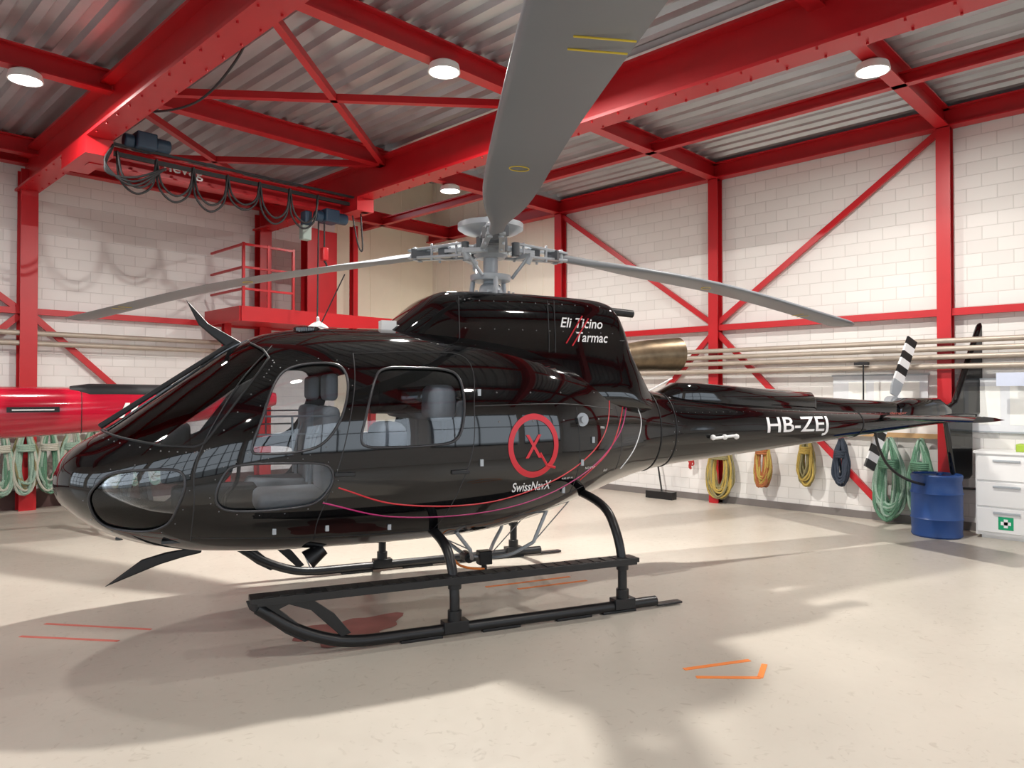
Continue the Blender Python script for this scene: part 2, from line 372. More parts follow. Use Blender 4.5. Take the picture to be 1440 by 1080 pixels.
def surf(poly,off=.002,side=-1):
    return [(p[0],yat(p[0],p[1],off)*(-side),p[1]) for p in poly]
FRAME=M('window_trim',(.06,.06,.065),.3,metal=.5)
for nm,w in (('door_window_trim',doorw),('rear_window_trim',rearw),('lower_window_trim',loww),('chin_window_trim',chin)):
    tubes(nm,[surf(w,.001,-1),surf(w,.001,1)],.009,FRAME,HELI,closed=True)
def densify(pts,n=12):
    out=[]
    for a,b in zip(pts,pts[1:]):
        for i in range(n): out.append((a[0]+(b[0]-a[0])*i/n,a[1]+(b[1]-a[1])*i/n))
    out.append(tuple(pts[-1][:2])); return out
tubes('sliding_pane_bars',[surf(densify(q,8),-.02,s) for s in (-1,1) for q in ([(-2.02,1.44),(-1.56,1.44)],[(-1.98,1.56),(-1.50,1.56)],[(-1.80,1.34),(-1.80,1.56)])],.007,LGREY,HELI,res=1)
she=densify([(-3.0,1.455),(-2.85,1.42),(-2.6,1.375),(-2.40,1.365),(-2.34,1.39),(-2.0,1.86),(-1.93,1.96),(-1.96,2.02),(-2.03,2.075)],8)
tubes('windshield_trim',[surf(she,.001,-1),surf(she,.001,1)],.008,BLKM,HELI)
bm=bmesh.new()
def offpoly(w,d,closed=True):
    c=Vector((sum(p.x for p in w)/len(w),sum(p.y for p in w)/len(w),0))
    return [p+(p-c).normalized()*d for p in w]
for w in (doorw,loww,chin):
    for p in offpoly(w,.035)[::4]:
        for s in (-1,1): ball(bm,(p.x,yat(p.x,p.y,.0)*(-s),p.y),.0045,1)
for p in [(a[0]+.03*(1 if a[0]>-2.38 else 0),a[1]-.035) for a in she[::2] if a[1]<1.98]:
    for s in (-1,1): ball(bm,(p[0],yat(p[0],p[1],0)*(-s),p[1]),.006,1)
mk('rivets',bm,STEEL,HELI,smooth=True)
SEAM=M('panel_seam',(.03,.03,.033),.5)
seams=[[(-1.36,2.0),(-1.38,1.75),(-1.45,1.4),(-1.52,1.15),(-1.62,.85),(-1.62,.68)],[(-1.90,2.05),(-2.15,1.75),(-2.38,1.3),(-2.40,1.0),(-2.42,.72)],
[(-1.36,2.0),(-.9,2.02),(-.50,1.98),(-.50,1.6),(-.52,1.3),(-.62,1.0),(-.74,.68)],[(-.50,1.62),(.3,1.63),(.9,1.58)],[(.45,1.6),(.47,1.2),(.45,.9)],[(.95,1.6),(1.0,1.3),(.98,1.05)],[(-1.62,.70),(-.7,.68),(0,.76),(.6,.94)],[(-2.42,.75),(-1.62,.70)]]
tubes('panel_seams',[surf([(q.x,q.y) for q in cr([(a[0],a[1],0) for a in s],6)],-.001) for s in seams],.004,SEAM,HELI,res=1)
st_r=[[(-1.50,1.07),(-1.1,.93),(-.55,.88),(-.1,.93),(.4,1.1),(.75,1.35),(.9,1.7)],[(.52,1.0),(.85,1.25),(1.05,1.6)]]
st_m=[[(-1.6,.97),(-1.1,.83),(-.45,.80),(.1,.88),(.6,1.08),(.95,1.35),(1.1,1.6)]]
tubes('stripe_red',[surf([(q.x,q.y) for q in cr([(a[0],a[1],0) for a in s],10)],-.001) for s in st_r],.006,DRED,HELI,res=1)
tubes('stripe_magenta',[surf([(q.x,q.y) for q in cr([(a[0],a[1],0) for a in s],10)],-.001) for s in st_m],.006,MAG,HELI,res=1)
tubes('stripe_white',[surf([(q.x,q.y) for q in cr([(1.15,1.75,0),(1.28,1.5,0),(1.2,1.25,0),(1.05,1.05,0)],10)],-.001)],.006,DWHITE,HELI,res=1)
def decal_text(txt,x0,z0,w,h,mat,name,yfun=None,shear=0,parent=HELI):
    cu=bpy.data.curves.new(name,'FONT'); cu.body=txt; cu.size=1; cu.resolution_u=4; cu.shear=shear; cu.offset=.012
    o=bpy.data.objects.new(name+'_t',cu); S.collection.objects.link(o); bpy.context.view_layer.update()
    dg=bpy.context.evaluated_depsgraph_get(); me=bpy.data.meshes.new_from_object(o.evaluated_get(dg)); bpy.data.objects.remove(o)
    bm=bmesh.new(); bm.from_mesh(me)
    xs=[v.co.x for v in bm.verts]; ys=[v.co.y for v in bm.verts]; ax,bx,ay,by=min(xs),max(xs),min(ys),max(ys)
    for v in bm.verts: v.co=Vector((x0+(v.co.x-ax)/(bx-ax)*w,0,z0+(v.co.y-ay)/(by-ay)*h))
    bmesh.ops.triangulate(bm,faces=bm.faces)
    for _ in range(3):
        ed=[e for e in bm.edges if e.calc_length()>.03]
        if ed: bmesh.ops.subdivide_edges(bm,edges=ed,cuts=1); bmesh.ops.triangulate(bm,faces=bm.faces)
    for v in bm.verts: v.co.y=(yfun or (lambda x,z: yat(x,z,.004)))(v.co.x,v.co.z)
    return mk(name,bm,mat,parent,recalc=False)
decal_text('HB-ZEJ',2.92,1.265,.88,.205,DWHITE,'registration_text')
decal_text('SwissNavX',-.17,.955,.36,.075,DWHITE,'side_text')
decal_text('X',-.075,1.215,.15,.18,DRED,'logo_x')
for tx,x,z,w_ in (('NO STEP',.55,1.09,.12),('EXIT',.80,1.05,.05),('FUEL JET A1',.30,1.02,.12),('CAUTION',1.35,1.62,.10),('PULL',.72,1.42,.05)):
    decal_text(tx,x,z,w_,.018,DWHITE,'placard')
bm=bmesh.new(); A=[]
for i in range(64):
    t=2*math.pi*i/64; row=[]
    for r in (.232,.21,.188):
        x=.005+r*math.cos(t); z=1.31+r*1.07*math.sin(t); row.append(bm.verts.new((x,yat(x,z,.004),z)))
    A.append(row)
for i in range(64):
    for j in range(2): bm.faces.new([A[i][j],A[(i+1)%64][j],A[(i+1)%64][j+1],A[i][j+1]])
mk('logo_ring',bm,DRED,HELI,recalc=False)
tubes('logo_tail',[surf([(.06,1.25),(.13,1.15),(.21,1.13)],-.003)],.012,DRED,HELI,res=1)

CWt=pchip([(-1.08,2.19),(-.95,2.26),(-.75,2.42),(-.62,2.52),(-.5,2.56),(0,2.575),(.8,2.56),(1.0,2.53),(1.1,2.42),(1.18,2.2),(1.28,1.95),(1.38,1.75)])
CWw=pchip([(-1.08,.28),(-.9,.38),(-.6,.43),(0,.46),(.6,.47),(1.0,.45),(1.2,.42),(1.38,.36)])
def flare(z): return 1+.34*max(0,(2.06-z))/.5
def cring(x,K=64):
    t=CWt(x); w=CWw(x); b=1.55; n=5.5; c=(t+b)/2; P=[]
    for i in range(K):
        a=2*math.pi*i/K; ca,sa=math.cos(a),math.sin(a); zz=c+(t-c)*math.copysign(abs(sa)**(2/n),sa)
        P.append((x,w*math.copysign(abs(ca)**(2/n),ca)*flare(zz)*(1-.06*max(0,(zz-2.2))/.35),zz))
    return P
bm=bmesh.new(); addloft(bm,[cring(-1.08+2.46*i/60) for i in range(61)])
mk('engine_cowling',bm,BLACK,HELI,smooth=True,ang=50)
cy=lambda x,z:-CWw(x)*(1-.06*max(0,(z-2.2))/.35)*flare(z)-.005
tubes('cowling_seams',[[(x,cy(x,2.5)+.008,2.5),(x,cy(x,2.2)+.003,2.2),(x,cy(x,2.06)+.003,2.06)] for x in (-.45,.34,.40)]+[[(-.9,cy(-.9,2.2),2.18),(1.1,cy(1.1,2.2),2.18)]],.004,SEAM,HELI,res=1)
decal_text('Eli Ticino',.45,2.275,.42,.085,DWHITE,'cowl_text',cy,.25)
decal_text('Tarmac',.60,2.155,.32,.085,DWHITE,'cowl_text_lower',cy,.2)
tubes('cowl_slash',[[(.50,cy(.5,2.1)-.002,2.14),(.66,cy(.6,2.3)-.002,2.38)],[(.56,cy(.5,2.1)-.002,2.12),(.72,cy(.6,2.3)-.002,2.36)]],.006,DRED,HELI,res=1)
bm=bmesh.new()
for i in range(12):
    x=-.4+i*.125
    for z in (2.47,2.24): ball(bm,(x,cy(x,z)+.004,z),.006,1)
for z in (1.72,1.5): 
    for x in (-.3,.0,.3,.7): ball(bm,(x,yat(x,z),z),.008,1)
mk('cowling_latches',bm,STEEL,HELI,smooth=True)
bm=bmesh.new()
ex=[(1.15,2.03,.13),(1.45,2.06,.14),(1.62,2.08,.15),(1.98,2.10,.165),(2.0,2.10,.168)]
R=[]
for x,z,r in ex: R.append([(x,r*math.cos(2*math.pi*i/32),z+r*math.sin(2*math.pi*i/32)) for i in range(32)])
for x,z,r in ((2.0,2.10,.155),(1.5,2.06,.13)): R.append([(x,r*math.cos(2*math.pi*i/32),z+r*math.sin(2*math.pi*i/32)) for i in range(32)])
addloft(bm,R); mk('exhaust_pipe',bm,EXH,HELI,smooth=True)
bm=bmesh.new(); cyl(bm,(.95,-.3,2.46),(1.28,-.3,2.44),.035); mk('cooling_outlet',bm,BLKS,HELI,smooth=True)
def sring(x,w,z0,z1,K=24,n=3):
    P=[];c=(z0+z1)/2
    for i in range(K):
        a=2*math.pi*i/K; ca,sa=math.cos(a),math.sin(a); P.append((x,w*math.copysign(abs(ca)**(2/n),ca),c+(z1-c)*math.copysign(abs(sa)**(2/n),sa)))
    return P
bm=bmesh.new()
addloft(bm,[sring(1.75,.08,1.5,1.72),sring(1.95,.13,1.5,1.82),sring(2.2,.13,1.5,1.82),sring(3.72,.11,1.45,1.73),sring(3.75,.10,1.45,1.70)])
addloft(bm,[sring(3.76,.09,1.4,1.68),sring(5.0,.08,1.35,1.62),sring(5.1,.07,1.35,1.60)])
addloft(bm,[sring(5.05,.10,1.35,1.60),sring(5.2,.13,1.33,1.66),sring(5.75,.12,1.35,1.66),sring(6.0,.05,1.4,1.55)])
mk('driveshaft_cover',bm,BLACK,HELI,smooth=True,ang=45)
tubes('boom_seams',[[ (x,)+p[1:] for p in ring(x,48,-.002,-.002,-.002)] for x in (1.75,1.55,4.35)],.006,BLKM,HELI,closed=True,res=1)
bm=bmesh.new()
for i in range(40):
    x=1.75+i*.09; ball(bm,(x,yat(x,1.53 if x<3.5 else 1.49),1.53 if x<3.5 else 1.49),.004,1)
for i in range(24):
    for x in (1.72,1.78):
        p=ring(x,48)[i*2]; ball(bm,p,.004,1)
mk('boom_rivets',bm,STEEL,HELI,smooth=True)
def fin(name,poly,y,t,mat,parent=HELI):
    bm=bmesh.new(); prism(bm,[Vector((p[0],p[1],0)) for p in poly],y-t/2,y+t/2)
    return mk(name,bm,mat,parent,bevel=t*.38)
fin('upper_fin',[(5.80,1.42),(6.62,1.45),(6.68,1.62),(6.98,2.85),(6.95,2.95),(6.80,2.95),(6.70,2.84),(6.10,1.62),(5.9,1.52)],0,.08,BLACK)
fin('lower_fin',[(5.92,1.45),(6.42,1.45),(6.42,.70),(6.36,.66),(6.12,.66),(6.06,.75)],0,.07,BLACK)
bm=bmesh.new()
for s in (-1,1):
    addloft(bm,[[(4.62+q[0]*.5+abs(y)*.04,y*s,1.44+q[1]) for q in [(0,0),(.1,.03),(.35,.04),(.7,.025),(1,0),(.7,-.012),(.35,-.02),(.1,-.02)]] for y in (.08,.4,.8,1.18,1.2)])
mk('horizontal_stabilizer',bm,BLACK,HELI,smooth=True)
bm=bmesh.new(); box(bm,(6.74,-.045,2.58),(6.85,-.041,2.68),0)
box(bm,(6.788,-.047,2.60),(6.802,-.045,2.66),1); box(bm,(6.765,-.047,2.623),(6.825,-.045,2.637),1); mk('flag_decal',bm,[DRED,DWHITE],HELI)
decal_text('danger',4.75,1.475,.28,.03,PINK,'danger_text',lambda x,z:-.2)
tubes('tail_skid',[cr([(4.75,0,1.30),(4.82,-.0,1.08),(5.0,0,.85),(5.35,0,.68),(5.9,0,.58),(6.75,0,.51)],8)],.016,BLKS,HELI)
bm=bmesh.new(); cyl(bm,(5.47,0,1.55),(5.47,.33,1.60),.05); cyl(bm,(5.47,.30,1.60),(5.47,.40,1.60),.08)
mk('tail_rotor_hub',bm,LGREY,HELI,smooth=True)
bm=bmesh.new()
ang=math.atan2(.76,.37)
for s in (1,-1):
    d=Vector((math.cos(ang),0,math.sin(ang)))*s; pd=Vector((-d.z,0,d.x))
    for k in range(8):
        a=.10+.78*k/8; b=.10+.78*(k+1)/8; c=Vector((5.47,.36,1.6)); w=.055 if k==0 else .085
        P=[c+d*a-pd*w,c+d*b-pd*.085,c+d*b+pd*.085,c+d*a+pd*w]
        v=[bm.verts.new(p+Vector((0,.012,0))) for p in P]+[bm.verts.new(p-Vector((0,.012,0))) for p in P]
        for f in [(0,1,2,3),(7,6,5,4),(0,4,5,1),(1,5,6,2),(2,6,7,3),(3,7,4,0)]:
            fc=bm.faces.new([v[i] for i in f]); fc.material_index=(1 if (k%2==1) else 0) if k>1 else 2
mk('tail_rotor_blades',bm,[DWHITE,BLKS,LGREY],HELI)

# skids
for s in (-1,1):
    y=1.05*s
    path=cr([(1.0,y,.05),(.0,y,.05),(-1.0,y,.05),(-1.38,y,.055),(-1.6,y,.10),(-1.82,y,.20),(-2.03,y,.35)],8)
    tubes('skid_tube',[path],.040,BLKS,HELI,res=5)
    bm=bmesh.new()
    prism(bm,[Vector((p[0],p[1],0)) for p in [(-2.10,.40),(-2.08,.35),(-1.98,.27),(-1.86,.17),(-1.74,.10),(-1.66,.13),(-1.78,.22),(-1.90,.33),(-1.84,.355),(-1.70,.30),(-1.62,.22),(-1.50,.10),(-1.44,.12),(-1.55,.26),(-1.68,.36),(-1.74,.40)]],y-.018,y+.018)
    box(bm,(1.0,y-.035,.012),(1.24,y+.035,.028))
    for x in (-1.1,-.5,.1,.5): box(bm,(x,y-.03,.0),(x+.3,y+.03,.02))
    for x in (-.705,.69):
        box(bm,(x-.09,y-.05,.03),(x+.09,y+.05,.11)); cyl(bm,(x,y,.1),(x,y,.18),.05)
        cyl(bm,(x,y,.33),(x,y,.40),.048)
    mk('skid_fittings',bm,BLKS,HELI,bevel=.004)
    if s==-1:
        bm=bmesh.new(); box(bm,(-2.08,y-.075,.392),(.80,y+.075,.425)); box(bm,(-2.04,y-.075,.375),(.78,y-.065,.395))
        for i in range(28): box(bm,(-2.0+i*.1,y-.06,.424),(-1.94+i*.1,y+.06,.429))
        mk('step_board',bm,BLKS,HELI,bevel=.004)
tubes('front_cross_tube',[cr([(-.705,-1.05,.08),(-.705,-1.04,.32),(-.71,-.98,.50),(-.72,-.84,.62),(-.73,-.5,.68),(-.73,0,.70),(-.73,.5,.68),(-.72,.84,.62),(-.71,.98,.50),(-.705,1.04,.32),(-.705,1.05,.08)],6)],.036,BLKS,HELI,res=5)
tubes('rear_cross_tube',[cr([(.69,-1.05,.08),(.69,-1.04,.40),(.68,-.97,.62),(.67,-.82,.78),(.65,-.5,.86),(.65,0,.88),(.65,.5,.86),(.67,.82,.78),(.68,.97,.62),(.69,1.04,.40),(.69,1.05,.08)],6)],.036,BLKS,HELI,res=5)
tubes('cargo_swing',[cr([(-.35,-.42,.45),(-.25,-.2,.33),(-.2,0,.30),(-.25,.2,.33),(-.35,.42,.45)],6),cr([(.25,-.35,.45),(.1,-.2,.33),(0,0,.28),(.1,.2,.33),(.25,.35,.45)],6),
 [(-.35,-.42,.45),(-.5,-.5,.62)],[(-.35,.42,.45),(-.5,.5,.62)],[(.25,-.35,.45),(.35,-.4,.72)],[(.25,.35,.45),(.35,.4,.72)],[(-.2,0,.3),(0,0,.28)]],.016,LGREY,HELI)
tubes('swing_cables',[[(-.35,-.42,.45),(-.7,-.35,.62)],[(.25,-.35,.45),(.6,-.4,.82)],[(-.2,0,.3),(-.6,-.1,.6)],[(0,0,.3),(.55,0,.82)]],.005,STEEL,HELI)
bm=bmesh.new(); box(bm,(-.12,-.05,.22),(.0,.05,.34)); cyl(bm,(-.06,0,.21),(-.06,0,.12),.025); cyl(bm,(-.22,-.07,.3),(-.22,.07,.3),.045)
mk('cargo_hook',bm,BLKS,HELI,bevel=.01)
tubes('orange_hose',[cr([(-.6,-.2,.6),(-.45,-.3,.36),(-.3,-.15,.25),(-.1,-.1,.2)],6)],.010,ORANGE,HELI)
bm=bmesh.new(); cyl(bm,(-1.62,-.35,.47),(-1.5,-.35,.55),.075,.05); cyl(bm,(-1.62,-.35,.47),(-1.625,-.35,.468),.06,mi=1); cyl(bm,(-1.56,-.35,.50),(-1.56,-.35,.62),.03)
mk('landing_light',bm,[BLKS,LGREY],HELI,smooth=True)
fin('upper_wire_cutter',[(-2.04,2.09),(-2.16,2.16),(-2.30,2.24),(-2.46,2.42),(-2.37,2.23),(-2.28,2.15),(-2.16,2.05)],0,.03,BLKS)
fin('lower_wire_cutter',[(-2.34,.60),(-2.34,.52),(-2.46,.50),(-2.62,.46),(-2.98,.33),(-2.74,.505),(-2.58,.545),(-2.44,.56),(-2.42,.60)],0,.03,BLKS)
fin('center_post_guard',[(-3.0,1.46),(-2.1,2.10),(-2.12,2.13),(-3.03,1.49)],0,.03,BLKM)
bm=bmesh.new(); lathe(bm,[(.085,0),(.08,.025),(.04,.055),(.012,.07),(.012,.10),(0,.11)],(-1.5,-.05,2.215),24)
box(bm,(-1.05,-.30,2.19),(-.93,-.20,2.29)); lathe(bm,[(.10,-.03),(.10,.0),(.09,.008),(0,.012)],(-1.62,-.28,2.205),32,1)
mk('antennas',bm,[WHITE,BLACK],HELI,smooth=True)
tubes('whip_antenna',[[(-1.48,-.02,2.25),(-1.28,0,2.68)]],.005,BLKM,HELI)
bm=bmesh.new()
for x,z in ((-.45,1.2),(-.45,1.72),(.62,1.33),(.5,1.15),(.35,.93),(-1.1,.75),(-1.9,.78),(-1.55,.78)):
    y=yat(x,z); box(bm,(x-.012,y-.014,z-.025),(x+.012,y+.01,z+.025))
x,z=.50,1.50; y=yat(x,z); cyl(bm,(x,y+.01,z),(x,y-.015,z),.055); cyl(bm,(x,y-.01,z),(x,y-.05,z),.03)
mk('side_fittings',bm,[LGREY],HELI,smooth=True)
bm=bmesh.new()
for x,z in ((-1.46,1.16),(-.62,1.14)):
    y=yat(x,z); box(bm,(x-.07,y-.02,z-.015),(x+.07,y+.01,z+.015))
mk('door_handles',bm,[BLKS],HELI,bevel=.006)
tubes('boom_antenna',[[(2.18,yat(2.2,1.30)-.03,1.28),(2.48,yat(2.5,1.3)-.03,1.30)]],.014,WHITE,HELI)
tubes('support_strut',[[(1.42,-.3,1.72),(1.85,-.12,1.86)]],.008,WHITE,HELI)
bm=bmesh.new()
for x in (2.18,2.33,2.48): ball(bm,(x,yat(x,1.3)-.03,1.29),.028,2)
mk('boom_knobs',bm,WHITE,HELI,smooth=True)
def rbox(name,a,b,mat,bev=.05,parent=HELI,rot=None):
    bm=bmesh.new(); box(bm,a,b); o=mk(name,bm,mat,parent,bevel=bev); return o
DK=M('dark_fabric',(.06,.065,.07),.8)
for s in (-1,1):
    y=.42*s
    rbox('front_seat_cushion',(-2.0,y-.24,.86),(-1.52,y+.24,1.02),CREAM)
    rbox('front_seat_back',(-1.56,y-.24,.98),(-1.43,y+.24,1.62),CREAM)
    rbox('front_seat_headrest',(-1.52,y-.14,1.66),(-1.43,y+.14,1.86),CREAM,.035)
    rbox('front_seat_base',(-1.95,y-.16,.70),(-1.55,y+.16,.88),DK,.02)
for y in (-.57,-.19,.19,.57):
    rbox('rear_seat_cushion',(-.95,y-.18,1.0),(-.50,y+.18,1.12),CREAM)
    rbox('rear_seat_back',(-.56,y-.18,1.05),(-.42,y+.18,1.66),CREAM)
    rbox('rear_seat_headrest',(-.78,y-.15,1.50),(-.56,y+.15,1.78),CREAM,.07)
rbox('rear_seat_base',(-.85,-.55,.75),(-.4,.55,1.0),DK,.02)
rbox('folded_seat_cover',(-1.18,-.66,1.05),(-.92,-.30,1.50),CREAM,.09)
rbox('cabin_floor',(-2.6,-.52,.70),(.0,.52,.72),DK,.005)
rbox('rear_bulkhead',(-.30,-.62,.80),(-.25,.62,1.88),LINER,.01)
rbox('instrument_panel',(-2.62,-.12,1.05),(-2.42,.50,1.48),BLKM,.04)
rbox('instrument_pedestal',(-2.55,-.14,.72),(-1.95,.16,1.02),BLKM,.03)
tubes('cyclic_sticks',[cr([(-2.15,y,.72),(-2.2,y,.95),(-2.12,y,1.08),(-2.1,y,1.22)],6) for y in (-.38,.38)],.014,BLKM,HELI)
tubes('seat_belts',[cr([(-1.48,y,1.62),(-1.60,y,1.35),(-1.62,y*.9,1.05)],6) for y in (-.5,-.34,.34,.5)],.012,LGREY,HELI)
rbox('overhead_console',(-2.0,-.13,1.98),(-1.35,.13,2.10),BLKM,.02)

# main rotor
HZ=2.99
bm=bmesh.new()
lathe(bm,[(.20,2.54),(.20,2.58),(.11,2.60),(.09,2.66),(.065,2.68),(.065,2.90)],(0,0,0),32)
lathe(bm,[(.065,2.70),(.17,2.70),(.18,2.72),(.18,2.75),(.07,2.77)],(0,0,0),32)
lathe(bm,[(0,2.90),(.12,2.90),(.15,2.93),(.15,3.02),(.10,3.05),(.08,3.12),(0,3.12)],(0,0,0),32)
lathe(bm,[(0,3.10),(.10,3.10),(.24,3.13),(.29,3.16),(.29,3.205),(.275,3.205),(.26,3.17),(.16,3.15),(.14,3.22),(0,3.23)],(0,0,0),40)
for i in range(12):
    a=2*math.pi*i/12; cyl(bm,(.2*math.cos(a),.2*math.sin(a),2.57),(.2*math.cos(a),.2*math.sin(a),2.60),.012,seg=8)
    cyl(bm,(.22*math.cos(a),.22*math.sin(a),3.15),(.22*math.cos(a),.22*math.sin(a),3.22),.018,seg=8)
for i in range(3):
    a=2*math.pi*i/3+.4; cyl(bm,(.19*math.cos(a),.19*math.sin(a),2.5),(.16*math.cos(a),.16*math.sin(a),2.72),.022,seg=12)
mk('rotor_mast',bm,LGREY,HELI,smooth=True)
DARKM=M('rotor_dark',(.10,.11,.12),.4,metal=.3)
tops=pchip([(0.3,0),(2.7,.11),(5.345,.41)])
hcf=pchip([(.70,.055),(1.1,.06),(1.35,.09),(1.6,.125),(2.0,.155),(2.5,.168),(5.2,.168),(5.31,.14),(5.345,.10)])
for bi,ad in enumerate((133.0,9.2,-109.3)):
    rot=Matrix.Rotation(math.radians(ad),4,'Z')
    def T(p): return rot@Vector(p)
    bm=bmesh.new()
    def ob(a,b,w,h,mi=0): obox(bm,T(a),T(b),w,h,mi=mi)
    ob((.08,0,HZ),(.42,0,HZ),.16,.035); ob((.40,0,HZ),(.50,0,HZ),.10,.10,1)
    for z in (.055,-.055):
        for s in (-1,1): ob((.18,.085*s,HZ+z),(.80,.05*s,HZ+z*.6),.05,.022)
    for s in (-1,1):
        cyl(bm,T((.2,.1*s,HZ-.06)),T((.2,.1*s,HZ+.06)),.035,mi=1); cyl(bm,T((.74,.045*s,HZ-.06)),T((.74,.045*s,HZ+.06)),.022)
        for r in (.30,.55): cyl(bm,T((r,.075*s,HZ-.075)),T((r,.075*s,HZ+.075)),.012,seg=10)
    ob((.27,-.04,HZ-.06),(.27,-.26,HZ-.07),.05,.04)
    cyl(bm,T((.27,-.24,HZ-.05)),T((.17,-.08,2.73)),.015); cyl(bm,T((.27,-.24,HZ-.07)),T((.25,-.21,HZ-.14)),.025)
    ob((.62,-.05,HZ),(.78,.05,HZ),.13,.09,1)
    mk('rotor_arm',bm,[LGREY,DARKM],HELI,bevel=.006)
    bm=bmesh.new(); rings=[]
    def pit(r): return math.radians(5-3*r/5.3)
    rs=[.70,.85,1.0,1.1,1.2,1.3,1.4,1.5,1.6,1.8,2.0,2.25,2.5]+[2.5+i*.3 for i in range(1,10)]+[5.25,5.31,5.345]
    for r in rs:
        hc=hcf(r); th=.045 if r<1.2 else (.038 if r<1.7 else (.032 if r<5.2 else .02))
        z0=HZ-tops(r); pa=pit(r); P=[]
        prof=[(-1,.0),(-.97,.5),(-.85,.85),(-.5,1),(0,.8),(.6,.35),(1,.03),(1,-.03),(.6,-.25),(0,-.5),(-.5,-.62),(-.85,-.55),(-.97,-.35)]
        for u,v in prof:
            yy=u*hc; zz=v*th
            yy,zz=yy*math.cos(pa),zz-yy*math.sin(pa)
            P.append(T((r,yy,z0+zz)))
        rings.append(P)
    addloft(bm,rings)
    mk('main_rotor_blade',bm,GREY,HELI,smooth=True,ang=50)
    def under(r,u):
        return T((r,u,HZ-tops(r)-.019-u*math.sin(pit(r))))
    tubes('blade_mark',[[under(r+.05*math.cos(t),.0+.05*math.sin(t)) for t in [2*math.pi*i/20 for i in range(21)]] for r in (2.75,)]+[[under(r,-.02),under(r,.15)] for r in (4.44,4.54)],.003,YEL,HELI,res=1)

# ---------------------------------------------------------------- other objects
TB=empty('helicopter_tail_boom',(2.1,10.0,0),math.radians(-14))
bm=bmesh.new()
def rr(x,w,z0,z1,n=2.6,K=40):
    P=[];c=(z0+z1)/2
    for i in range(K):
        a=2*math.pi*i/K; ca,sa=math.cos(a),math.sin(a); P.append((x,w*math.copysign(abs(ca)**(2/n),ca),c+(z1-c)*math.copysign(abs(sa)**(2/n),sa)))
    return P
addloft(bm,[rr(-2.2,.40,1.15,1.80),rr(-1,.38,1.17,1.80),rr(0,.36,1.2,1.79),rr(1.0,.33,1.26,1.78),rr(1.9,.27,1.35,1.77),rr(2.6,.2,1.45,1.76),rr(2.9,.1,1.55,1.72)])
REDG=M('red_gloss',(.48,.008,.03),.15,coat=.5,var=.03)
mk('boom_shell',bm,REDG,TB,smooth=True)
bm=bmesh.new(); addloft(bm,[rr(.5,.20,1.66,1.80),rr(.7,.28,1.60,1.83),rr(2.5,.23,1.60,1.81),rr(2.75,.14,1.62,1.75)]); mk('dark_top_fairing',bm,BLKM,TB,smooth=True)
bm=bmesh.new()
for x in (-1.4,1.2):
    for s in (-1,1):
        obox(bm,(x-.2,.5*s,0),(x,.15*s,1.22),.06,.06); obox(bm,(x+.2,.5*s,0),(x,.15*s,1.22),.06,.06)
    obox(bm,(x,-.3,1.22),(x,.3,1.22),.1,.08); obox(bm,(x-.12,-.38,.5),(x-.12,.38,.5),.04,.04)
mk('trestles',bm,BLKS,TB)
bm=bmesh.new(); box(bm,(-.1,-.378,1.50),(.4,-.355,1.56)); box(bm,(-.05,-.39,1.52),(.35,-.37,1.535),1)
for x0 in (1.0,1.10): prism(bm,[Vector(p) for p in ((x0,1.42,0),(x0+.05,1.42,0),(x0+.12,1.60,0),(x0+.07,1.60,0))],-.345,-.30,1)
mk('boom_details',bm,[BLKS,DWHITE],TB)
tubes('boom_panel_lines',[[(x,)+p[1:] for p in rr(x,w_+.002,z0_-.002,z1_+.002)] for x,w_,z0_,z1_ in ((-.3,.366,1.19,1.793),(.62,.342,1.235,1.785))],.004,BLKM,TB,closed=True,res=1)

def rope(name,hook,drop,w,n,mats,axis,r=.013):
    ax=Vector(axis); outv=Vector((-1,0,0)) if abs(ax.y)>.5 else Vector((0,-1,0))
    root=empty(name,hook); 
    groups=[[] for _ in mats]
    for i in range(n):
        d=drop*random.uniform(.8,1.0); ww=w*random.uniform(.35,1.0); dep=random.uniform(0,.12); ph=random.uniform(-.03,.03); P=[]
        for k in range(28):
            t=2*math.pi*k/28; q=(1-math.cos(t))/2
            side=ww*math.sin(t)*(.25+.75*q**.7)+ph*q+.008*math.sin(5*t+i)
            P.append(ax*side+outv*(dep*(.4+.6*q)+.01*math.sin(3*t+i))+Vector((0,0,-d*q)))
        groups[i%len(mats)].append(P)
    for g,m in zip(groups,mats): 
        if g: tubes('loops',g,r,m,root,closed=True,res=1)
    W_=[]
    for j in range(4):
        z=-drop*.28-j*.025; W_.append([ax*(w*.5*math.cos(t))+outv*(.06+.08*math.sin(t))+Vector((0,0,z)) for t in [2*math.pi*k/16 for k in range(16)]])
    tubes('wrap',W_,r,mats[0],root,closed=True,res=1)
    bm=bmesh.new(); cyl(bm,-outv*.02,outv*.10,.01); mk('hook',bm,STEEL,root)
RG=M('rope_green',(.10,.22,.14),.8,scale=60,var=.5); RG2=M('rope_pale_green',(.28,.40,.32),.8,scale=60,var=.4)
RY=M('rope_yellow',(.42,.30,.07),.8,scale=60,var=.4); RO=M('rope_orange',(.36,.12,.04),.8,scale=60,var=.4); RK=M('rope_dark',(.03,.04,.06),.8,scale=60,var=.4)
ROL=M('rope_olive',(.24,.21,.10),.8,scale=60,var=.4); RW=M('rope_white',(.45,.45,.38),.8,scale=60,var=.3); RR=M('rope_red',(.5,.04,.04),.8,scale=60)
YR=(0,1,0)
rope('rope_coil',(10.46,5.62,1.05),.98,.28,34,[ROL,RY,ROL],YR,.015)
rope('rope_coil',(10.46,4.93,1.12),.80,.17,22,[RO,RY],YR,.016)
rope('rope_coil',(10.46,4.28,1.16),.78,.15,26,[RY,ROL],YR,.016)
rope('rope_coil',(10.46,3.80,1.10),.66,.12,16,[RK],YR,.016)
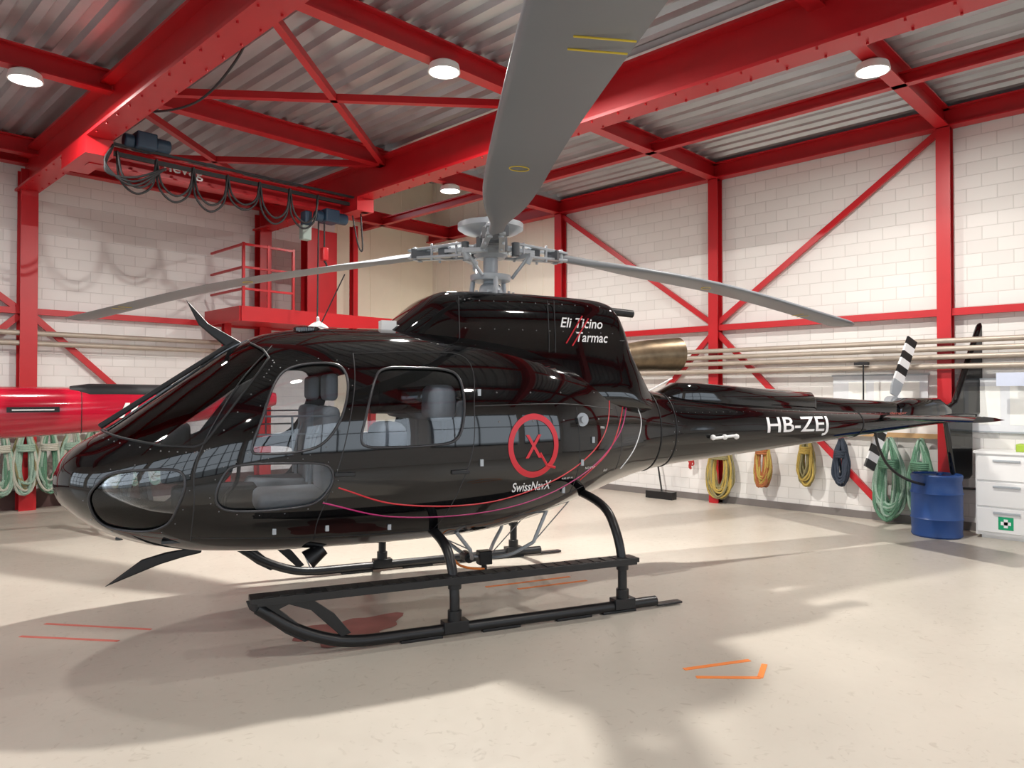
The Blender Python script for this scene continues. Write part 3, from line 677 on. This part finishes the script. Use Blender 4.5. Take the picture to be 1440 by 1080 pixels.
rope('rope_coil',(10.44,3.17,1.12),1.08,.24,44,[RG,RG2],YR,.019)
rope('rope_coil',(10.44,2.80,1.12),1.08,.20,40,[RG,RG2,RG],YR,.019)
rope('rope_coil',(10.46,6.15,.95),.45,.05,4,[RR],YR)
for i,x in enumerate((1.8,2.1,2.4,2.7,3.0,3.3,3.6,3.9,4.2,4.5)):
    rope('rope_coil',(x,12.50,1.24),1.0,.21,32,[RG2,RW,ROL] if i%2 else [RW,RG2,RG],(1,0,0),.018)
bm=bmesh.new(); box(bm,(10.50,2.6,1.13),(10.56,6.4,1.19)); mk('rope_rack_rail',bm,M('wood',(.45,.28,.13),.6))
bm=bmesh.new(); box(bm,(1.0,12.52,1.27),(5.2,12.55,1.33)); mk('rope_rack_rail',bm,M('wood2',(.45,.28,.13),.6))
bm=bmesh.new(); box(bm,(10.56,RY0,0),(10.6,8.94,.10)); mk('baseboard_right',bm,M('grey_base',(.18,.16,.15),.6))
bm=bmesh.new(); box(bm,(RX0,12.76,0),(8.05,12.8,.28)); mk('baseboard_left',bm,M('brown_base',(.10,.05,.045),.6))
bm=bmesh.new(); lathe(bm,[(0,0),(.26,0),(.275,.02),(.27,.06),(.275,.2),(.285,.22),(.275,.24),(.275,.5),(.285,.52),(.275,.54),(.265,.66),(.275,.69),(.28,.73),(.265,.745),(.25,.72),(0,.72)],seg=40)
cyl(bm,(.12,0,.72),(.12,0,.75),.035)
o=mk('plastic_barrel',bm,BLUE,smooth=True); o.location=(9.92,2.50,0)
CB=empty('tool_cabinet',(10.13,2.14,0))
bm=bmesh.new(); box(bm,(.02,-1.9,.04),(.44,0,1.0)); box(bm,(-.01,-1.92,1.0),(.46,.02,1.03)); box(bm,(.06,-1.85,0),(.40,-.05,.04))
mk('body',bm,WHITE,CB)
bm=bmesh.new()
for j in range(3):
    for i in range(3): box(bm,(0,-.615-i*.63,.08+j*.305),(.022,-.015-i*.63,.36+j*.305))
mk('drawers',bm,WHITE,CB,bevel=.004)
bm=bmesh.new()
for j in range(3):
    for i in range(3): box(bm,(-.02,-.45-i*.63,.30+j*.305),(.0,-.18-i*.63,.325+j*.305))
mk('handles',bm,LGREY,CB,bevel=.004)
bm=bmesh.new(); box(bm,(-.003,-.38,.12),(.0,-.23,.27)); box(bm,(-.006,-.325,.145),(-.003,-.285,.245),1); box(bm,(-.006,-.355,.175),(-.003,-.255,.215),1)
mk('first_aid_sign',bm,[GREEN,DWHITE],CB)
bm=bmesh.new(); box(bm,(10.22,1.45,1.03),(10.42,1.75,1.12)); box(bm,(10.26,1.5,1.12),(10.38,1.65,1.2),1); mk('tool_box',bm,[M('lime',(.35,.5,.05),.5),BLKS],bevel=.01)
PAP=M('paper',(.9,.9,.86),.7); GB=M('whiteboard',(.75,.77,.80),.4)
for a,b,z0,z1 in ((3.95,2.75,1.45,1.95),(2.40,1.2,1.25,1.88)):
    bm=bmesh.new(); box(bm,(10.555,b,z0),(10.58,a,z1)); box(bm,(10.55,b-.02,z0-.02),(10.575,a+.02,z0),1); box(bm,(10.55,b-.02,z1),(10.575,a+.02,z1+.02),1)
    for q in range(3): box(bm,(10.552,b+.1+q*.33,z0+.08),(10.556,b+.33+q*.33,z1-.08),2)
    mk('wall_board',bm,[GB,LGREY,PAP])
bm=bmesh.new(); box(bm,(10.29,1.40,1.80),(10.3,1.95,1.96)); mk('sign_plate',bm,M('sign_blue',(.6,.66,.8),.5))
bm=bmesh.new(); cyl(bm,(10.27,3.45,1.2),(10.27,3.45,2.10),.010); box(bm,(10.24,3.38,2.09),(10.30,3.56,2.13)); mk('broom',bm,[BLKS])
bm=bmesh.new(); cyl(bm,(10.3,6.6,.1),(10.44,6.9,1.3),.014); box(bm,(10.2,6.35,0),(10.34,6.85,.12)); mk('floor_brush',bm,[BLKS])
PF=empty('mezzanine_platform')
bm=bmesh.new(); box(bm,(5.38,11.3,2.92),(8.9,12.6,3.00)); 
for a,b in (((5.38,11.3),(8.9,11.3)),((5.38,11.3),(5.38,12.6)),((8.9,11.3),(8.9,12.6))): obox(bm,(*a,3.00),(*b,3.00),.06,.24)
for x in (5.42,5.85,6.3): obox(bm,(x,11.3,3.1),(x,11.3,4.15),.04,.04)
for z in (3.4,3.75,4.12): obox(bm,(5.42,11.3,z),(6.3,11.3,z),.035,.035); obox(bm,(5.42,11.3,z),(5.42,12.5,z),.035,.035)
for x in (5.6,8.6): ibeam(bm,(x,12.3,0),(x,12.3,2.92),.12,.12,up=(0,1,0))
mk('deck_and_railing',bm,RED,PF)
bm=bmesh.new(); ibeam(bm,(6.95,11.9,3.0),(6.95,11.9,4.7),.24,.2,up=(0,1,0)); box(bm,(7.05,11.85,3.14),(7.5,11.9,4.7)); ibeam(bm,(7.9,11.9,3.0),(7.9,11.9,4.9),.14,.1,up=(0,1,0))
mk('lift_portal',bm,RED,PF)
CR=empty('overhead_crane')
bm=bmesh.new(); ibeam(bm,(2.75,9.86,4.62),(6.45,9.86,4.62),.26,.16,.02,.012); box(bm,(2.6,9.4,4.5),(2.9,10.35,4.7)); box(bm,(6.3,9.4,4.5),(6.6,10.35,4.7)); mk('bridge_girder',bm,RED,CR)
bm=bmesh.new(); obox(bm,(2.8,9.62,4.62),(6.4,9.62,4.62),.04,.05); obox(bm,(2.8,9.50,4.70),(6.4,9.50,4.70),.03,.03); mk('festoon_rail',bm,BLKM,CR)
DB=M('hoist_blue',(.02,.05,.09),.5)
bm=bmesh.new()
for x,y,z in ((6.05,9.75,4.40),(3.30,9.5,4.80)):
    box(bm,(x-.14,y-.12,z-.10),(x+.10,y+.12,z+.10)); cyl(bm,(x+.10,y,z),(x+.28,y,z),.085); cyl(bm,(x-.26,y,z-.02),(x-.14,y,z-.02),.08)
box(bm,(5.6,9.7,4.2),(5.72,9.85,4.42)); cyl(bm,(6.5,9.5,4.5),(6.5,9.5,4.72),.08)
mk('hoist_motors',bm,DB,CR,bevel=.02)
bm=bmesh.new(); box(bm,(5.55,9.68,3.98),(5.70,9.80,4.2)); mk('chain_bag',bm,M('grey_green',(.3,.36,.33),.6),CR,bevel=.02)
F=[]
for i in range(6):
    x0=2.95+i*.45; x1=x0+.45; d=random.uniform(.35,.55)
    F.append(cr([(x0,9.45,4.60),(x0+.04,9.45,4.60-d*.7),((x0+x1)/2,9.45,4.60-d),(x1-.04,9.45,4.60-d*.7),(x1,9.45,4.60)],6))
    F.append(cr([(x0,9.42,4.60),(x0+.06,9.42,4.60-d*.6),((x0+x1)/2,9.42,4.60-d*.85),(x1-.06,9.42,4.60-d*.6),(x1,9.42,4.60)],6))
for i in range(3): F.append(cr([(2.9,9.4,4.66),(2.8,9.35,4.4-i*.04),(3.1,9.35,4.2+i*.05),(3.5,9.4,4.5)],6))
tubes('festoon_cables',F,.014,BLKM,CR)
tubes('slack_cable',[cr([(2.95,9.0,5.0),(2.98,8.2,4.75),(3.0,7.2,4.6),(3.0,6.4,4.75),(3.0,6.0,5.05)],8)],.012,BLKM,CR)
tubes('hoist_chain',[[(5.95,9.75,4.3),(5.95,9.75,3.9)],[(5.85,9.75,4.3),(5.82,9.75,1.2)],cr([(6.35,9.6,4.45),(6.42,9.55,4.0),(6.5,9.55,3.95),(6.5,9.6,4.5)],6)],.012,BLKM,CR)
bm=bmesh.new(); box(bm,(5.90,9.70,3.72),(6.0,9.80,3.92)); mk('hook_block',bm,RED,CR,bevel=.02)
tubes('hook',[cr([(5.95,9.75,3.72),(5.99,9.75,3.66),(5.97,9.75,3.58),(5.91,9.75,3.60)],6)],.016,BLKM,CR)
decal_text('nevag',3.62,4.54,.5,.14,DWHITE,'crane_text',lambda x,z:9.775,parent=CR)

def strip(name,pts,w,mat):
    bm=bmesh.new()
    for a,b in pts: obox(bm,(*a,.0015),(*b,.0015),w,.003)
    return mk(name,bm,mat)
strip('floor_marking',[((3.96,2.30),(4.22,2.02)),((4.02,2.42),(4.45,2.20)),((4.22,2.02),(4.45,2.10))],.035,ORANGE)
strip('floor_marking',[((4.5,4.7),(5.3,4.4)),((4.65,4.45),(5.3,4.2))],.035,ORANGE)
strip('floor_marking',[((1.30,6.1),(1.75,5.5)),((1.5,6.3),(2.0,5.6))],.03,PINK)
bm=bmesh.new()
c=bm.verts.new((3.0,4.6,.002)); rim=[]
for i in range(40):
    t=2*math.pi*i/40; r=1+.22*math.sin(3*t+1)+.12*math.sin(7*t); rim.append(bm.verts.new((3.0+.40*r*math.cos(t),4.55+.27*r*math.sin(t),.002)))
for i in range(40): bm.faces.new([c,rim[i],rim[(i+1)%40]])
mk('floor_stain',bm,STAIN)

w=bpy.data.worlds.new('World'); S.world=w; w.use_nodes=True
bg=w.node_tree.nodes['Background']; bg.inputs[0].default_value=(.80,.90,1,1); bg.inputs[1].default_value=2.6
def portal(loc,rot,sx,sy):
    L=bpy.data.lights.new('window_portal','AREA'); L.shape='RECTANGLE'; L.size=sx; L.size_y=sy; L.cycles.is_portal=True
    o=bpy.data.objects.new('window_portal',L); o.location=loc; o.rotation_euler=rot; link(o)
portal((RX0+.02,3.9,2.1),(math.radians(90),0,math.radians(-90)),17.8,3.2)
portal((2.3,RY0+.02,2.35),(math.radians(90),0,0),16.6,2.7)
cam=bpy.data.cameras.new('camera'); cam.sensor_width=36; cam.lens=25.75; cam.clip_end=200
co=bpy.data.objects.new('camera',cam); co.location=(0,0,1.715); co.rotation_euler=(math.radians(90.72),0,math.radians(-45.8)); link(co)
S.camera=co
